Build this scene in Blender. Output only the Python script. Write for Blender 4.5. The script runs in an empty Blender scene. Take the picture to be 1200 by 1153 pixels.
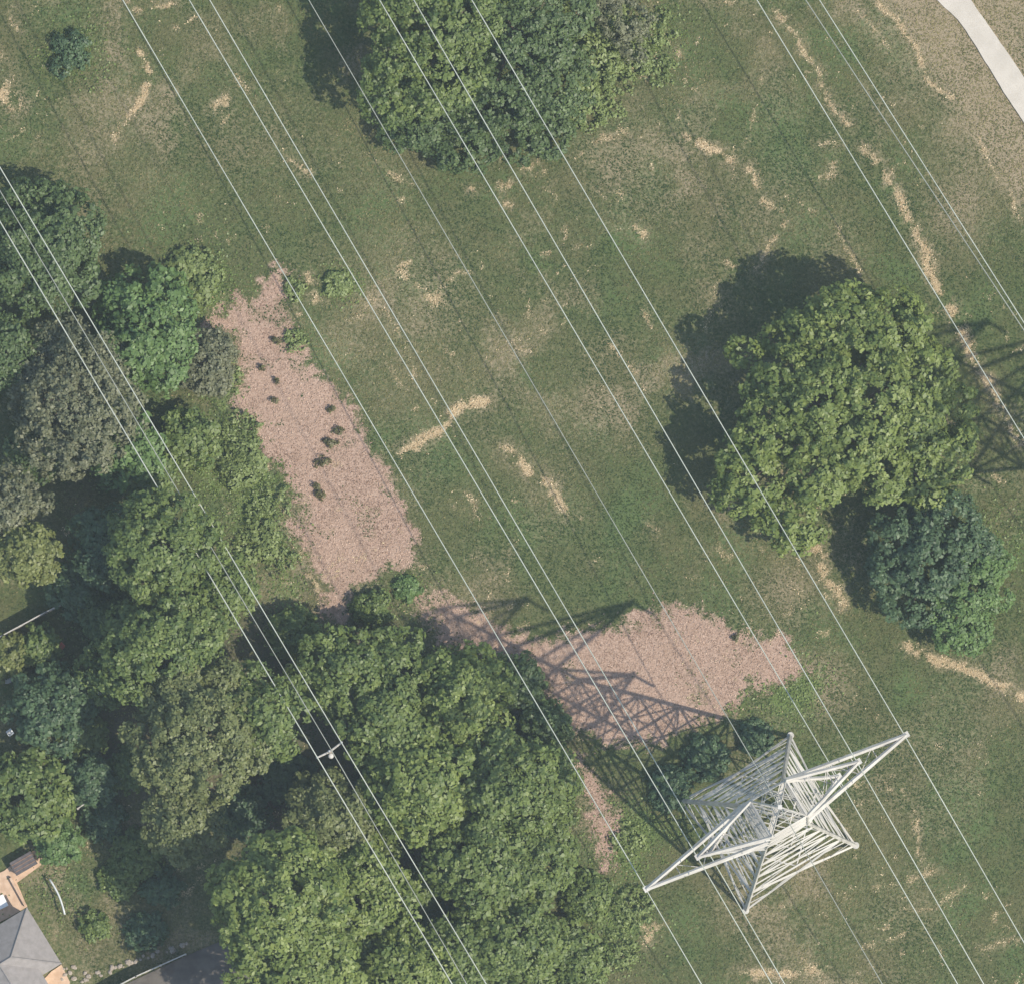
import bpy, math, random
import numpy as np
from mathutils import Vector, Matrix, Quaternion

# ------------------------------------------------------------------ camera, sky, sun
S = 0.075                      # metres per photograph pixel on the ground
CAM_H = 800.0
NADIR = (659.0, 1285.0)        # photograph pixel straight below the aircraft
SC = bpy.context.scene
COL = SC.collection

def gpx(px, py):
    return ((px - 600.0) * S, (576.5 - py) * S)
NX, NY = gpx(*NADIR)
def P(px, py, h=0.0):
    """world point at height h that the photograph shows at this pixel"""
    x, y = gpx(px, py)
    k = 1.0 - h / CAM_H
    return Vector((NX + (x - NX) * k, NY + (y - NY) * k, h))

cam = bpy.data.cameras.new('camera')
cam.sensor_fit = 'HORIZONTAL'; cam.sensor_width = 36.0
cam.lens = 36.0 * CAM_H / 90.0
cam.shift_x = -NX / 90.0; cam.shift_y = -NY / 90.0
cam.clip_start = 10.0; cam.clip_end = 6000.0
camo = bpy.data.objects.new('camera', cam); COL.objects.link(camo)
camo.location = (NX, NY, CAM_H)
SC.camera = camo
SC.render.resolution_x = 1024; SC.render.resolution_y = 983

EL = math.radians(50.0)
SDIR = Vector((0.872 * math.cos(EL), -0.49 * math.cos(EL), math.sin(EL)))
world = bpy.data.worlds.new('World'); SC.world = world; world.use_nodes = True
wn = world.node_tree; bg = wn.nodes['Background']
sky = wn.nodes.new('ShaderNodeTexSky'); sky.sky_type = 'NISHITA'; sky.sun_disc = False
sky.sun_elevation = EL; sky.sun_rotation = math.atan2(SDIR.x, SDIR.y)
sky.air_density = 1.5; sky.dust_density = 1.0
wn.links.new(sky.outputs[0], bg.inputs[0]); bg.inputs[1].default_value = 0.135
sun = bpy.data.lights.new('sun', 'SUN'); sun.energy = 4.2; sun.angle = math.radians(0.42)
sun.color = (1.0, 0.925, 0.78)
suno = bpy.data.objects.new('sun', sun); COL.objects.link(suno)
suno.rotation_euler = (-SDIR).to_track_quat('-Z', 'Y').to_euler()
suno.location = SDIR * 200
vs = SC.view_settings
vs.view_transform = 'Standard'; vs.look = 'None'; vs.gamma = 1.0; vs.exposure = 0.30

rng = np.random.default_rng(7)
random.seed(7)

# ------------------------------------------------------------------ helpers
def tag(o, label=None, cat=None, group=None, kind=None):
    if label: o['label'] = label
    if cat: o['category'] = cat
    if group: o['group'] = group
    if kind: o['kind'] = kind
    return o
def empty(name, loc, label, cat, group=None, rz=0.0):
    o = bpy.data.objects.new(name, None); COL.objects.link(o)
    o.empty_display_size = 0.3
    o.location = loc; o.rotation_euler = (0, 0, rz)
    return tag(o, label, cat, group)
def add(name, me, mat=None, parent=None, M=None):
    o = bpy.data.objects.new(name, me); COL.objects.link(o)
    if mat is not None and not me.materials: me.materials.append(mat)
    if parent is not None: o.parent = parent
    if M is not None: o.matrix_basis = M
    return o
def copy_tree(o, parent=None):
    c = o.copy(); COL.objects.link(c); c.parent = parent
    for ch in list(o.children): copy_tree(ch, c)
    return c
def mesh_np(name, V, F, smooth=False):
    V = np.asarray(V, np.float32); F = np.asarray(F, np.int32)
    me = bpy.data.meshes.new(name); n = F.shape[1]
    me.vertices.add(len(V)); me.vertices.foreach_set('co', V.ravel())
    me.loops.add(F.size); me.loops.foreach_set('vertex_index', F.ravel())
    me.polygons.add(len(F)); me.polygons.foreach_set('loop_start', np.arange(0, F.size, n, dtype=np.int32))
    me.polygons.foreach_set('loop_total', np.full(len(F), n, np.int32))
    if smooth: me.polygons.foreach_set('use_smooth', np.ones(len(F), bool))
    me.update(calc_edges=True)
    return me
def attr(me, name, vals):
    a = me.attributes.new(name, 'FLOAT', 'POINT'); a.data.foreach_set('value', np.asarray(vals, np.float32))
class MB:
    def __init__(s): s.v = []; s.f = []
    def add(s, vs_, fs):
        b = len(s.v); s.v += [tuple(v) for v in vs_]; s.f += [tuple(i + b for i in f) for f in fs]; return s
    def box(s, c, size, rz=0.0, taper=1.0):
        x, y, z = size[0] / 2, size[1] / 2, size[2] / 2; ca, sa = math.cos(rz), math.sin(rz); vv = []
        for k, t in ((-1, 1.0), (1, taper)):
            for a, b in ((-1, -1), (1, -1), (1, 1), (-1, 1)):
                X, Y = a * x * t, b * y * t
                vv.append((c[0] + X * ca - Y * sa, c[1] + X * sa + Y * ca, c[2] + k * z))
        return s.add(vv, [(3, 2, 1, 0), (4, 5, 6, 7), (0, 1, 5, 4), (1, 2, 6, 5), (2, 3, 7, 6), (3, 0, 4, 7)])
    def tube(s, pts, rad, n=8, cap=True):
        pts = [Vector(p) for p in pts]
        if not hasattr(rad, '__len__'): rad = [rad] * len(pts)
        b = len(s.v); m = len(pts)
        for i, p in enumerate(pts):
            d = (pts[min(i + 1, m - 1)] - pts[max(i - 1, 0)]).normalized()
            up = Vector((0, 0, 1)) if abs(d.z) < 0.9 else Vector((1, 0, 0))
            a = d.cross(up).normalized(); c = a.cross(d)
            for k in range(n):
                t = 2 * math.pi * k / n
                s.v.append(tuple(p + (a * math.cos(t) + c * math.sin(t)) * rad[i]))
        for i in range(m - 1):
            for k in range(n):
                s.f.append((b + i * n + k, b + i * n + (k + 1) % n, b + (i + 1) * n + (k + 1) % n, b + (i + 1) * n + k))
        if cap:
            s.f.append(tuple(b + k for k in reversed(range(n)))); s.f.append(tuple(b + (m - 1) * n + k for k in range(n)))
        return s
    def lathe(s, c, prof, n=12):
        b = len(s.v); m = len(prof)
        for r, z in prof:
            for k in range(n):
                t = 2 * math.pi * k / n; s.v.append((c[0] + r * math.cos(t), c[1] + r * math.sin(t), c[2] + z))
        for i in range(m - 1):
            for k in range(n):
                s.f.append((b + i * n + k, b + i * n + (k + 1) % n, b + (i + 1) * n + (k + 1) % n, b + (i + 1) * n + k))
        s.f.append(tuple(b + k for k in reversed(range(n)))); s.f.append(tuple(b + (m - 1) * n + k for k in range(n)))
        return s
    def mesh(s, name, smooth=False):
        me = bpy.data.meshes.new(name); me.from_pydata(s.v, [], s.f)
        if smooth: me.polygons.foreach_set('use_smooth', np.ones(len(me.polygons), bool))
        me.update(); return me
    def build(s, name, mat, parent=None, smooth=False, M=None):
        return add(name, s.mesh(name, smooth), mat, parent, M)

# value noise on arrays
_tabs = {}
def vnoise(x, y, scale, seed=0):
    if seed not in _tabs: _tabs[seed] = np.random.default_rng(1000 + seed).random((256, 256))
    T = _tabs[seed]
    u = np.asarray(x) / scale + 1000.5 + seed * 7.3; v = np.asarray(y) / scale + 1000.5 + seed * 3.1
    i = np.floor(u).astype(int); j = np.floor(v).astype(int); fu = u - i; fv = v - j
    fu = fu * fu * (3 - 2 * fu); fv = fv * fv * (3 - 2 * fv)
    a = T[i % 256, j % 256]; b = T[(i + 1) % 256, j % 256]; c = T[i % 256, (j + 1) % 256]; d = T[(i + 1) % 256, (j + 1) % 256]
    return (a * (1 - fu) + b * fu) * (1 - fv) + (c * (1 - fu) + d * fu) * fv
def fbm(x, y, scale, seed=0, octs=4):
    t = 0; a = 1.0; s = 0
    for o in range(octs):
        t = t + a * vnoise(x, y, scale / 2 ** o, seed * 11 + o); s += a; a *= 0.55
    return t / s
def sstep(a, b, x):
    t = np.clip((x - a) / (b - a), 0, 1); return t * t * (3 - 2 * t)

# ------------------------------------------------------------------ materials
def newmat(name):
    m = bpy.data.materials.new(name); m.use_nodes = True
    nt = m.node_tree; bs = nt.nodes['Principled BSDF']
    return m, nt, bs
def N(nt, typ, **kw):
    n = nt.nodes.new(typ)
    for k, v in kw.items(): setattr(n, k, v)
    return n
def mix(nt, fac, a, b, blend='MIX'):
    n = nt.nodes.new('ShaderNodeMix'); n.data_type = 'RGBA'; n.blend_type = blend
    for sock, val in ((n.inputs[0], fac), (n.inputs[6], a), (n.inputs[7], b)):
        if hasattr(val, 'is_linked'): nt.links.new(val, sock)
        elif hasattr(val, '__len__'): sock.default_value = (*val, 1.0) if len(val) == 3 else val
        else: sock.default_value = val
    return n.outputs[2]
def math_(nt, op, a, b=0.0, c=0.0, clamp=False):
    n = nt.nodes.new('ShaderNodeMath'); n.operation = op; n.use_clamp = clamp
    for sock, val in zip(n.inputs, (a, b, c)):
        if hasattr(val, 'is_linked'): nt.links.new(val, sock)
        else: sock.default_value = val
    return n.outputs[0]
def noise(nt, scale, detail=4.0, rough=0.6, coords='Object', w=None):
    tc = nt.nodes.new('ShaderNodeTexCoord'); n = nt.nodes.new('ShaderNodeTexNoise')
    n.inputs['Scale'].default_value = scale; n.inputs['Detail'].default_value = detail; n.inputs['Roughness'].default_value = rough
    nt.links.new(tc.outputs[coords], n.inputs['Vector']); return n.outputs[0]
def ramp(nt, x, a, b):
    n = nt.nodes.new('ShaderNodeMapRange'); n.inputs[1].default_value = a; n.inputs[2].default_value = b
    n.interpolation_type = 'SMOOTHSTEP'; nt.links.new(x, n.inputs[0]); return n.outputs[0]
def attrn(nt, name):
    n = nt.nodes.new('ShaderNodeAttribute'); n.attribute_name = name; return n.outputs['Fac']

def simple(name, ca, cb, scale=3.0, rough=0.8, metal=0.0, bump=0.0, coords='Object'):
    m, nt, bs = newmat(name)
    f = ramp(nt, noise(nt, scale, coords=coords), 0.3, 0.7)
    nt.links.new(mix(nt, f, ca, cb), bs.inputs['Base Color'])
    bs.inputs['Roughness'].default_value = rough; bs.inputs['Metallic'].default_value = metal
    if bump:
        b = nt.nodes.new('ShaderNodeBump'); b.inputs['Strength'].default_value = bump; b.inputs['Distance'].default_value = 0.03
        nt.links.new(noise(nt, scale * 6, coords=coords), b.inputs['Height']); nt.links.new(b.outputs[0], bs.inputs['Normal'])
    return m
def leafmat(name, dark, lite, trans=0.27, spec=0.5):
    m, nt, bs = newmat(name)
    t = attrn(nt, 'tint')
    c = mix(nt, t, dark, lite)
    nt.links.new(c, bs.inputs['Base Color']); bs.inputs['Roughness'].default_value = 0.5
    bs.inputs['Specular IOR Level'].default_value = spec
    tr = nt.nodes.new('ShaderNodeBsdfTranslucent'); nt.links.new(mix(nt, 0.5, c, (0.16, 0.2, 0.03)), tr.inputs[0])
    ms = nt.nodes.new('ShaderNodeMixShader'); ms.inputs[0].default_value = trans
    nt.links.new(bs.outputs[0], ms.inputs[1]); nt.links.new(tr.outputs[0], ms.inputs[2])
    nt.links.new(ms.outputs[0], nt.nodes['Material Output'].inputs[0])
    return m

LEAF = {
    'mid':    leafmat('leaf_mid', (0.06, 0.105, 0.028), (0.205, 0.262, 0.07)),
    'bright': leafmat('leaf_bright', (0.075, 0.125, 0.025), (0.255, 0.31, 0.082)),
    'olive':  leafmat('leaf_olive', (0.085, 0.11, 0.035), (0.23, 0.255, 0.095)),
    'grey':   leafmat('leaf_grey', (0.085, 0.10, 0.05), (0.225, 0.23, 0.13)),
    'dark':   leafmat('leaf_dark', (0.045, 0.08, 0.026), (0.14, 0.20, 0.07)),
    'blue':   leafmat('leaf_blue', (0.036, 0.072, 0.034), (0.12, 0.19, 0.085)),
    'fresh':  leafmat('leaf_fresh', (0.065, 0.12, 0.032), (0.18, 0.28, 0.09)),
    'weed': leafmat('leaf_weed', (0.12, 0.165, 0.045), (0.27, 0.33, 0.115)),
    'sapling': leafmat('leaf_sapling', (0.085, 0.06, 0.025), (0.17, 0.175, 0.07)),
    'yellow': leafmat('leaf_yellow', (0.11, 0.13, 0.03), (0.25, 0.275, 0.09)),
}
BARK = simple('bark', (0.11, 0.085, 0.06), (0.2, 0.165, 0.125), 2.5, 0.9, bump=0.6)
STEEL = simple('galvanised_steel', (0.40, 0.375, 0.345), (0.58, 0.55, 0.51), 0.6, 0.55)
ALU = simple('weathered_aluminium', (0.42, 0.44, 0.38), (0.52, 0.54, 0.47), 0.2, 0.45)
SHIELD = simple('dull_steel_wire', (0.27, 0.28, 0.24), (0.35, 0.36, 0.31), 0.2, 0.55)
CERAMIC = simple('grey_porcelain', (0.35, 0.36, 0.38), (0.48, 0.48, 0.5), 4.0, 0.3)
WOOD = simple('weathered_wood', (0.24, 0.19, 0.14), (0.38, 0.32, 0.26), 4.0, 0.85, bump=0.4)
PALEWOOD = simple('grey_board', (0.36, 0.34, 0.31), (0.52, 0.49, 0.45), 5.0, 0.85, bump=0.3)
CONC = simple('footing_concrete', (0.4, 0.38, 0.35), (0.52, 0.5, 0.46), 3.0, 0.9)

# ------------------------------------------------------------------ ground
MULCH1 = [(320, 313), (333, 313), (344, 347), (337, 385), (356, 416), (383, 450), (413, 473), (425, 504), (451, 546),
          (470, 580), (484, 614), (478, 656), (444, 672), (409, 676), (405, 702), (394, 721), (371, 714), (379, 687), (360, 652),
          (348, 622), (341, 591), (329, 553), (306, 534), (287, 504), (272, 473), (276, 450), (272, 404), (258, 382), (238, 392), (258, 362), (300, 345)]
MULCH2 = [(486, 706), (520, 694), (556, 716), (600, 742), (640, 748), (690, 738), (735, 722), (775, 708), (820, 706), (866, 738), (925, 752), (948, 782),
          (925, 800), (876, 802), (856, 838), (800, 860), (742, 872), (700, 866), (668, 846), (640, 822), (596, 786), (555, 764), (515, 742)]
MULCH3 = [(668, 880), (684, 884), (706, 930), (724, 985), (716, 1020), (702, 1024), (700, 985), (690, 930)]
def inpoly(px, py, poly):
    r = np.zeros(px.shape, bool); n = len(poly)
    for i in range(n):
        x0, y0 = poly[i]; x1, y1 = poly[(i + 1) % n]
        if y0 == y1: continue
        r ^= ((y0 > py) != (y1 > py)) & (px < (x1 - x0) * (py - y0) / (y1 - y0) + x0)
    return r
def polydist(px, py, pts, closed=False):
    d = np.full(px.shape, 1e9); n = len(pts)
    for i in range(n if closed else n - 1):
        x0, y0 = pts[i]; x1, y1 = pts[(i + 1) % n]; dx, dy = x1 - x0, y1 - y0
        t = np.clip(((px - x0) * dx + (py - y0) * dy) / (dx * dx + dy * dy + 1e-9), 0, 1)
        d = np.minimum(d, np.hypot(px - x0 - t * dx, py - y0 - t * dy))
    return d
# tan lines of cut straw and bare soil: points, half width px, strength
STRAW = [
    ([(162, 60), (176, 88), (166, 118), (150, 140), (135, 162)], 7, 1.0), ([(0, 105), (14, 122)], 17, 0.95), ([(16, 22), (22, 38)], 6, 0.7),
    ([(140, 0), (172, 8), (205, 2)], 8, 0.8), ([(205, 34), (230, 22)], 7, 0.6), ([(252, 128), (268, 112), (262, 142)], 9, 0.75),
    ([(278, 88), (298, 118)], 8, 0.55), ([(338, 188), (362, 205)], 8, 0.7), ([(316, 2), (326, 8)], 6, 0.8), ([(0, 168), (30, 155)], 5, 0.45),
    ([(908, 8), (930, 38), (948, 75), (962, 98), (975, 125), (996, 147)], 8, 0.85), ([(1014, 176), (1032, 198), (1052, 228), (1070, 268), (1088, 305), (1105, 345), (1122, 378), (1145, 425), (1168, 470), (1195, 520)], 8, 0.95),
    ([(808, 160), (834, 176), (856, 190)], 9, 0.95), ([(862, 172), (862, 218)], 3, 0.55), ([(878, 198), (888, 220), (896, 238), (916, 252), (914, 270), (900, 292), (888, 312)], 9, 0.8),
    ([(893, 88), (886, 130), (874, 170)], 6, 0.5), ([(920, 230), (952, 250)], 7, 0.55), ([(850, 305), (860, 312)], 6, 0.8),
    ([(1030, 0), (1044, 18), (1060, 36), (1078, 70), (1092, 100), (1116, 112)], 9, 0.85), ([(1014, 18), (1028, 38), (1044, 58)], 8, 0.7), ([(1146, 162), (1160, 190), (1180, 222), (1197, 256)], 6, 0.75),
    ([(960, 170), (982, 168), (975, 205), (962, 210)], 10, 0.55), ([(978, 260), (1000, 300), (1008, 322)], 9, 0.6),
    ([(470, 532), (486, 524), (498, 510), (520, 500), (530, 484), (548, 474), (572, 466)], 10, 1.0),
    ([(590, 522), (606, 536), (620, 552), (642, 566), (655, 585), (668, 602)], 12, 0.85), ([(668, 600), (690, 616)], 12, 0.45), ([(540, 574), (562, 610)], 7, 0.6), ([(455, 430), (470, 450)], 7, 0.5),
    ([(520, 365), (470, 315), (480, 310)], 12, 0.75), ([(500, 350), (540, 322), (555, 320)], 8, 0.6), ([(515, 345), (525, 380)], 8, 0.6), ([(440, 348), (470, 395), (486, 440)], 10, 0.55), ([(420, 370), (445, 330)], 12, 0.4),
    ([(555, 218), (560, 220)], 7, 0.9), ([(590, 216), (598, 218)], 7, 0.95), ([(592, 238), (597, 240)], 5, 0.95), ([(612, 198), (630, 196), (640, 212)], 7, 0.7), ([(570, 190), (610, 178)], 8, 0.4),
    ([(425, 180), (445, 200), (480, 215), (470, 235)], 10, 0.55), ([(720, 140), (735, 155), (700, 165), (676, 184)], 12, 0.55), ([(750, 140), (790, 150)], 9, 0.45), ([(744, 265), (758, 275)], 9, 0.75), ([(622, 300), (660, 292), (690, 284)], 5, 0.6),
    ([(716, 402), (738, 428), (756, 456)], 7, 0.65), ([(756, 362), (764, 385)], 7, 0.55), ([(838, 330), (830, 390)], 12, 0.4), ([(795, 55), (798, 65)], 6, 0.7),
    ([(955, 636), (962, 655), (970, 680), (988, 706)], 10, 1.0), ([(840, 640), (855, 655)], 10, 0.5), ([(935, 690), (950, 720)], 18, 0.4),
    ([(1064, 758), (1098, 774), (1130, 780), (1160, 794), (1200, 818)], 8, 0.95), ([(1155, 790), (1185, 802)], 9, 0.8), ([(1168, 556), (1178, 566)], 8, 0.55),
    ([(1074, 946), (1078, 970), (1078, 1005)], 7, 0.8), ([(1065, 1030), (1095, 1020)], 9, 0.6), ([(1030, 1090), (1055, 1066), (1095, 1064), (1130, 1040)], 9, 0.5), ([(1035, 912), (1045, 925)], 6, 0.7), ([(1010, 1110), (1060, 1090)], 9, 0.5),
    ([(868, 1148), (905, 1138), (935, 1140), (965, 1130)], 10, 0.95), ([(1150, 1112), (1195, 1098)], 8, 0.55), ([(1100, 1110), (1140, 1090)], 7, 0.4),
    ([(750, 1082), (772, 1084), (760, 1100)], 8, 1.0), ([(960, 820), (978, 868)], 12, 0.5), ([(735, 660), (742, 672)], 10, 0.5), ([(690, 660), (715, 645)], 7, 0.4), ([(620, 655), (640, 640)], 7, 0.4), ([(755, 615), (770, 625)], 12, 0.45),
    ([(360, 320), (372, 350), (350, 370)], 9, 0.75), ([(250, 362), (275, 356)], 8, 0.6), ([(300, 540), (318, 548)], 6, 0.7), ([(296, 600), (320, 620)], 12, 0.4), ([(350, 655), (366, 690), (372, 706)], 8, 0.8),
    ([(330, 680), (345, 690)], 14, 0.4), ([(565, 680), (600, 690)], 10, 0.35), ([(575, 700), (560, 725)], 9, 0.4), ([(20, 1018), (55, 1000), (48, 1012)], 6, 0.9),
]
LUSH = [(275, 520, 40, .9), (300, 600, 48, 1.0), (255, 560, 40, .7), (330, 690, 30, .7), (330, 560, 25, .7), (950, 800, 30, .9), (735, 1000, 35, .9), (260, 470, 30, .6), (690, 990, 20, .4), (395, 332, 20, 1.0), (300, 570, 45, 0.8), (330, 640, 30, 0.6), (930, 808, 45, 0.9), (860, 825, 30, 0.7), (742, 975, 45, 0.9), (725, 1085, 50, 0.8), (705, 45, 60, 0.6), (760, 40, 50, 0.6),
        (235, 340, 60, 0.7), (480, 690, 30, 0.6), (90, 60, 45, 0.5), (1160, 640, 60, 0.35), (180, 690, 120, .3), (410, 330, 20, .8), (60, 1040, 60, .25)]
DRYP = [((1120, 40), 95, 0.75), ((1180, 150), 95, 0.8), ((1130, 240), 60, 0.55), ((1190, 20), 60, 0.9), ((470, 350), 90, 0.6), ((900, 240), 90, 0.35), ((730, 180), 80, 0.45), ((100, 240), 120, 0.35), ((300, 160), 90, 0.3),
        ((640, 590), 60, 0.35), ((930, 690), 70, 0.45), ((960, 800), 50, 0.6), ((700, 960), 50, 0.55), ((330, 610), 50, 0.55), ((1050, 1060), 90, 0.35), ((1150, 790), 60, 0.3), ((420, 390), 60, 0.5), ((980, 290), 50, .4), ((1100, 100), 90, .4),
        ((845, 350), 50, .35), ((330, 690), 40, .6), ((560, 710), 60, .4), ((265, 440), 50, .5), ((1140, 560), 50, .3), ((990, 640), 60, .4)]
def fields(x, y):
    px = x / S + 600; py = 576.5 - y / S
    wx = px + (fbm(px, py, 34, 1) - 0.5) * 26 + (vnoise(px, py, 5, 61) - .5) * 9; wy = py + (fbm(px, py, 34, 2) - 0.5) * 26 + (vnoise(px, py, 5, 62) - .5) * 9
    mul = np.zeros(px.shape)
    for poly in (MULCH1, MULCH2, MULCH3):
        ins = inpoly(wx, wy, poly); d = polydist(wx, wy, poly, True)
        mul = np.maximum(mul, sstep(-16, 16, np.where(ins, d, -d) + (vnoise(px, py, 9, 63) - .5) * 16 + (vnoise(px, py, 3.2, 64) - .5) * 12))
    mul = mul * (0.62 + 0.38 * sstep(0.30, 0.48, fbm(px, py, 26, 3)))
    straw = np.zeros(px.shape)
    brk = fbm(px, py, 13, 4, 3); brk2 = fbm(px, py, 22, 14, 2); sdry = np.zeros(px.shape)
    for pts, w, s in STRAW:
        x0 = min(p[0] for p in pts) - 50; x1 = max(p[0] for p in pts) + 50; y0 = min(p[1] for p in pts) - 50; y1 = max(p[1] for p in pts) + 50
        sel = (px > x0) & (px < x1) & (py > y0) & (py < y1)
        if not sel.any(): continue
        d = polydist(px[sel] + (wx[sel] - px[sel]) * .5, py[sel] + (wy[sel] - py[sel]) * .5, pts)
        w_ = w * (0.10 + 0.8 * brk2[sel]) + (2.0 if s >= .95 else 0.0)
        m = .9 * s * sstep(1.5, 0.0, d / w_) * sstep(0.24 + .22 * (1 - s), 0.52, brk[sel])
        straw[sel] = np.maximum(straw[sel], m)
        sdry[sel] = np.maximum(sdry[sel], .62 * s * sstep(3.0, 0.2, d / w) * sstep(.2, .6, brk[sel]))
    straw = np.maximum(straw, 0.45 * sstep(.66, .8, fbm(px, py, 11, 51, 3)) * sstep(.45, .6, fbm(px, py, 120, 52)))
    dry = 0.30 * sstep(0.42, 0.72, fbm(px, py, 150, 5)) + 0.34 * sstep(.45, .68, fbm(px, py, 45, 8)) * sstep(.35, .6, fbm(px, py, 260, 13))
    for c, r, s in DRYP:
        dry = np.maximum(dry, s * np.exp(-(((px - c[0]) ** 2 + (py - c[1]) ** 2) / (r * r))) * (0.5 + fbm(px, py, 30, 6)))
    # verge along the paved path is parched
    vd = polydist(px, py, [(1060, -60), (1110, 10), (1165, 95), (1230, 190), (1330, 300)])
    dry = np.maximum(dry, 1.0 * sstep(105, 15, vd) * (1.0 + 0.5 * (fbm(px, py, 25, 9) - .3)))
    dry = np.maximum(dry, sdry)
    lush = np.zeros(px.shape)
    for cx, cy, r, s in LUSH:
        lush = np.maximum(lush, s * np.exp(-(((wx - cx) ** 2 + (wy - cy) ** 2) / (r * r) * 1.6)))
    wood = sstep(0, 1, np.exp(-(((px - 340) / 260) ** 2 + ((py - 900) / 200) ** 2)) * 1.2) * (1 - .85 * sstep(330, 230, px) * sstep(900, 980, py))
    return np.clip(mul, 0, 1), np.clip(straw, 0, 1), np.clip(dry, 0, 1), np.clip(lush * (1 - mul), 0, 1), np.clip(wood, 0, 1)
def gz(x, y):
    return (fbm(x, y, 9.0, 21, 3) - 0.5) * 0.22 + (vnoise(x, y, 1.3, 22) - 0.5) * 0.05
def gh(x, y): return float(gz(np.array([x]), np.array([y]))[0])

fine = np.arange(-54, 54.01, 0.3)
outer = np.array([60, 70, 85, 110, 150, 220, 350, 600, 1000, 1500.0])
gx = np.concatenate([-outer[::-1], fine, outer]); n = len(gx)
XX, YY = np.meshgrid(gx, gx, indexing='ij'); ZZ = gz(XX, YY)
V = np.stack([XX.ravel(), YY.ravel(), ZZ.ravel()], 1)
ii, jj = np.meshgrid(np.arange(n - 1), np.arange(n - 1), indexing='ij'); a = (ii * n + jj).ravel()
gm = mesh_np('ground', V, np.stack([a, a + n, a + n + 1, a + 1], 1), True)
fm = fields(XX.ravel(), YY.ravel())
for nm, f in zip(('mulch', 'straw', 'dry', 'lush', 'wood'), fm): attr(gm, nm, f)

GREEN_D = (0.056, 0.082, 0.030); GREEN_L = (0.118, 0.138, 0.055); DRY_D = (0.18, 0.146, 0.09); DRY_L = (0.35, 0.285, 0.19)
STRAW_D = (0.30, 0.21, 0.115); STRAW_L = (0.54, 0.42, 0.26); MUL_D = (0.27, 0.175, 0.13); MUL_L = (0.47, 0.33, 0.255); LUSH_C = (0.16, 0.215, 0.06)
gmat, nt, bs = newmat('ground_cover')
nA = noise(nt, 3.2, 6, 0.7); nB = noise(nt, 0.55, 5, 0.62); nC = noise(nt, 9.0, 3, 0.7); nD = noise(nt, 1.4, 5, 0.65)
green = mix(nt, ramp(nt, nA, 0.36, 0.66), GREEN_D, GREEN_L)
green = mix(nt, ramp(nt, nB, 0.35, 0.7), green, mix(nt, 0.5, green, (0.115, 0.108, 0.052)))
nE = noise(nt, 0.14, 4, 0.6)
green = mix(nt, math_(nt, 'MULTIPLY', ramp(nt, nE, 0.5, 0.66), 0.6), green, mix(nt, nA, (0.062, 0.112, 0.04), (0.115, 0.165, 0.06)))
green = mix(nt, math_(nt, 'MULTIPLY', ramp(nt, nE, 0.5, 0.34), 0.45), green, mix(nt, nA, (0.10, 0.092, 0.045), (0.17, 0.145, 0.08)))
dryc = mix(nt, ramp(nt, nC, 0.35, 0.65), DRY_D, DRY_L)
def thresh(att, nz, w=0.5, soft=0.22):
    # attribute mask broken up by fine noise
    v = math_(nt, 'ADD', attrn(nt, att), math_(nt, 'MULTIPLY', math_(nt, 'SUBTRACT', nz, 0.5), w * 2))
    return ramp(nt, v, 0.5 - soft, 0.5 + soft)
c = mix(nt, thresh('dry', nA, 0.75, 0.4), green, dryc)
c = mix(nt, math_(nt, 'MULTIPLY', thresh('lush', nD, 0.5, 0.35), 0.85), c, mix(nt, nA, LUSH_C, (0.085, 0.13, 0.05)))
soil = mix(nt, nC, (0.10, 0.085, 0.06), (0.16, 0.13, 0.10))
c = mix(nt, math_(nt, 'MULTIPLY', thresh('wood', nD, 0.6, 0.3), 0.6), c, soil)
mulc = mix(nt, ramp(nt, nC, 0.3, 0.7), MUL_D, MUL_L); mulc = mix(nt, ramp(nt, nA, .4, .75), mulc, mix(nt, .4, mulc, (0.58, 0.46, 0.37)))
mulc = mix(nt, math_(nt, 'MULTIPLY', ramp(nt, nB, .45, .7), .55), mulc, (0.30, 0.205, 0.15))
c = mix(nt, thresh('mulch', nA, 0.6, 0.3), c, mulc)
c = mix(nt, thresh('straw', nC, 0.6, 0.3), c, mix(nt, ramp(nt, nC, 0.35, 0.65), STRAW_D, STRAW_L))
nt.links.new(c, bs.inputs['Base Color']); bs.inputs['Roughness'].default_value = 0.95; bs.inputs['Specular IOR Level'].default_value = 0.1
bmp = N(nt, 'ShaderNodeBump'); bmp.inputs['Strength'].default_value = 0.45; bmp.inputs['Distance'].default_value = 0.12
nt.links.new(math_(nt, 'ADD', nA, math_(nt, 'MULTIPLY', nC, 0.5)), bmp.inputs['Height']); nt.links.new(bmp.outputs[0], bs.inputs['Normal'])
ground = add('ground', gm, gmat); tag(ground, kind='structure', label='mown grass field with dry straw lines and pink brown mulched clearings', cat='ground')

# paved path
LE = [(1010, -130), (1060, -50), (1098, 0), (1122.6, 24), (1141.7, 52), (1160.8, 83), (1180, 114.5), (1200, 144), (1260, 240), (1330, 360)]
RE = [(1045, -155), (1098, -72), (1136.5, -2), (1152, 21), (1171, 48.6), (1186, 70), (1203, 96), (1226, 128), (1288, 224), (1358, 344)]
def densify(pts, k=6):
    out = []
    for i in range(len(pts) - 1):
        p0 = pts[max(i - 1, 0)]; p1 = pts[i]; p2 = pts[i + 1]; p3 = pts[min(i + 2, len(pts) - 1)]
        for j in range(k):
            t = j / k
            out.append(tuple(0.5 * ((2 * p1[q]) + (-p0[q] + p2[q]) * t + (2 * p0[q] - 5 * p1[q] + 4 * p2[q] - p3[q]) * t * t + (-p0[q] + 3 * p1[q] - 3 * p2[q] + p3[q]) * t ** 3) for q in (0, 1)))
    return out + [pts[-1]]
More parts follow.
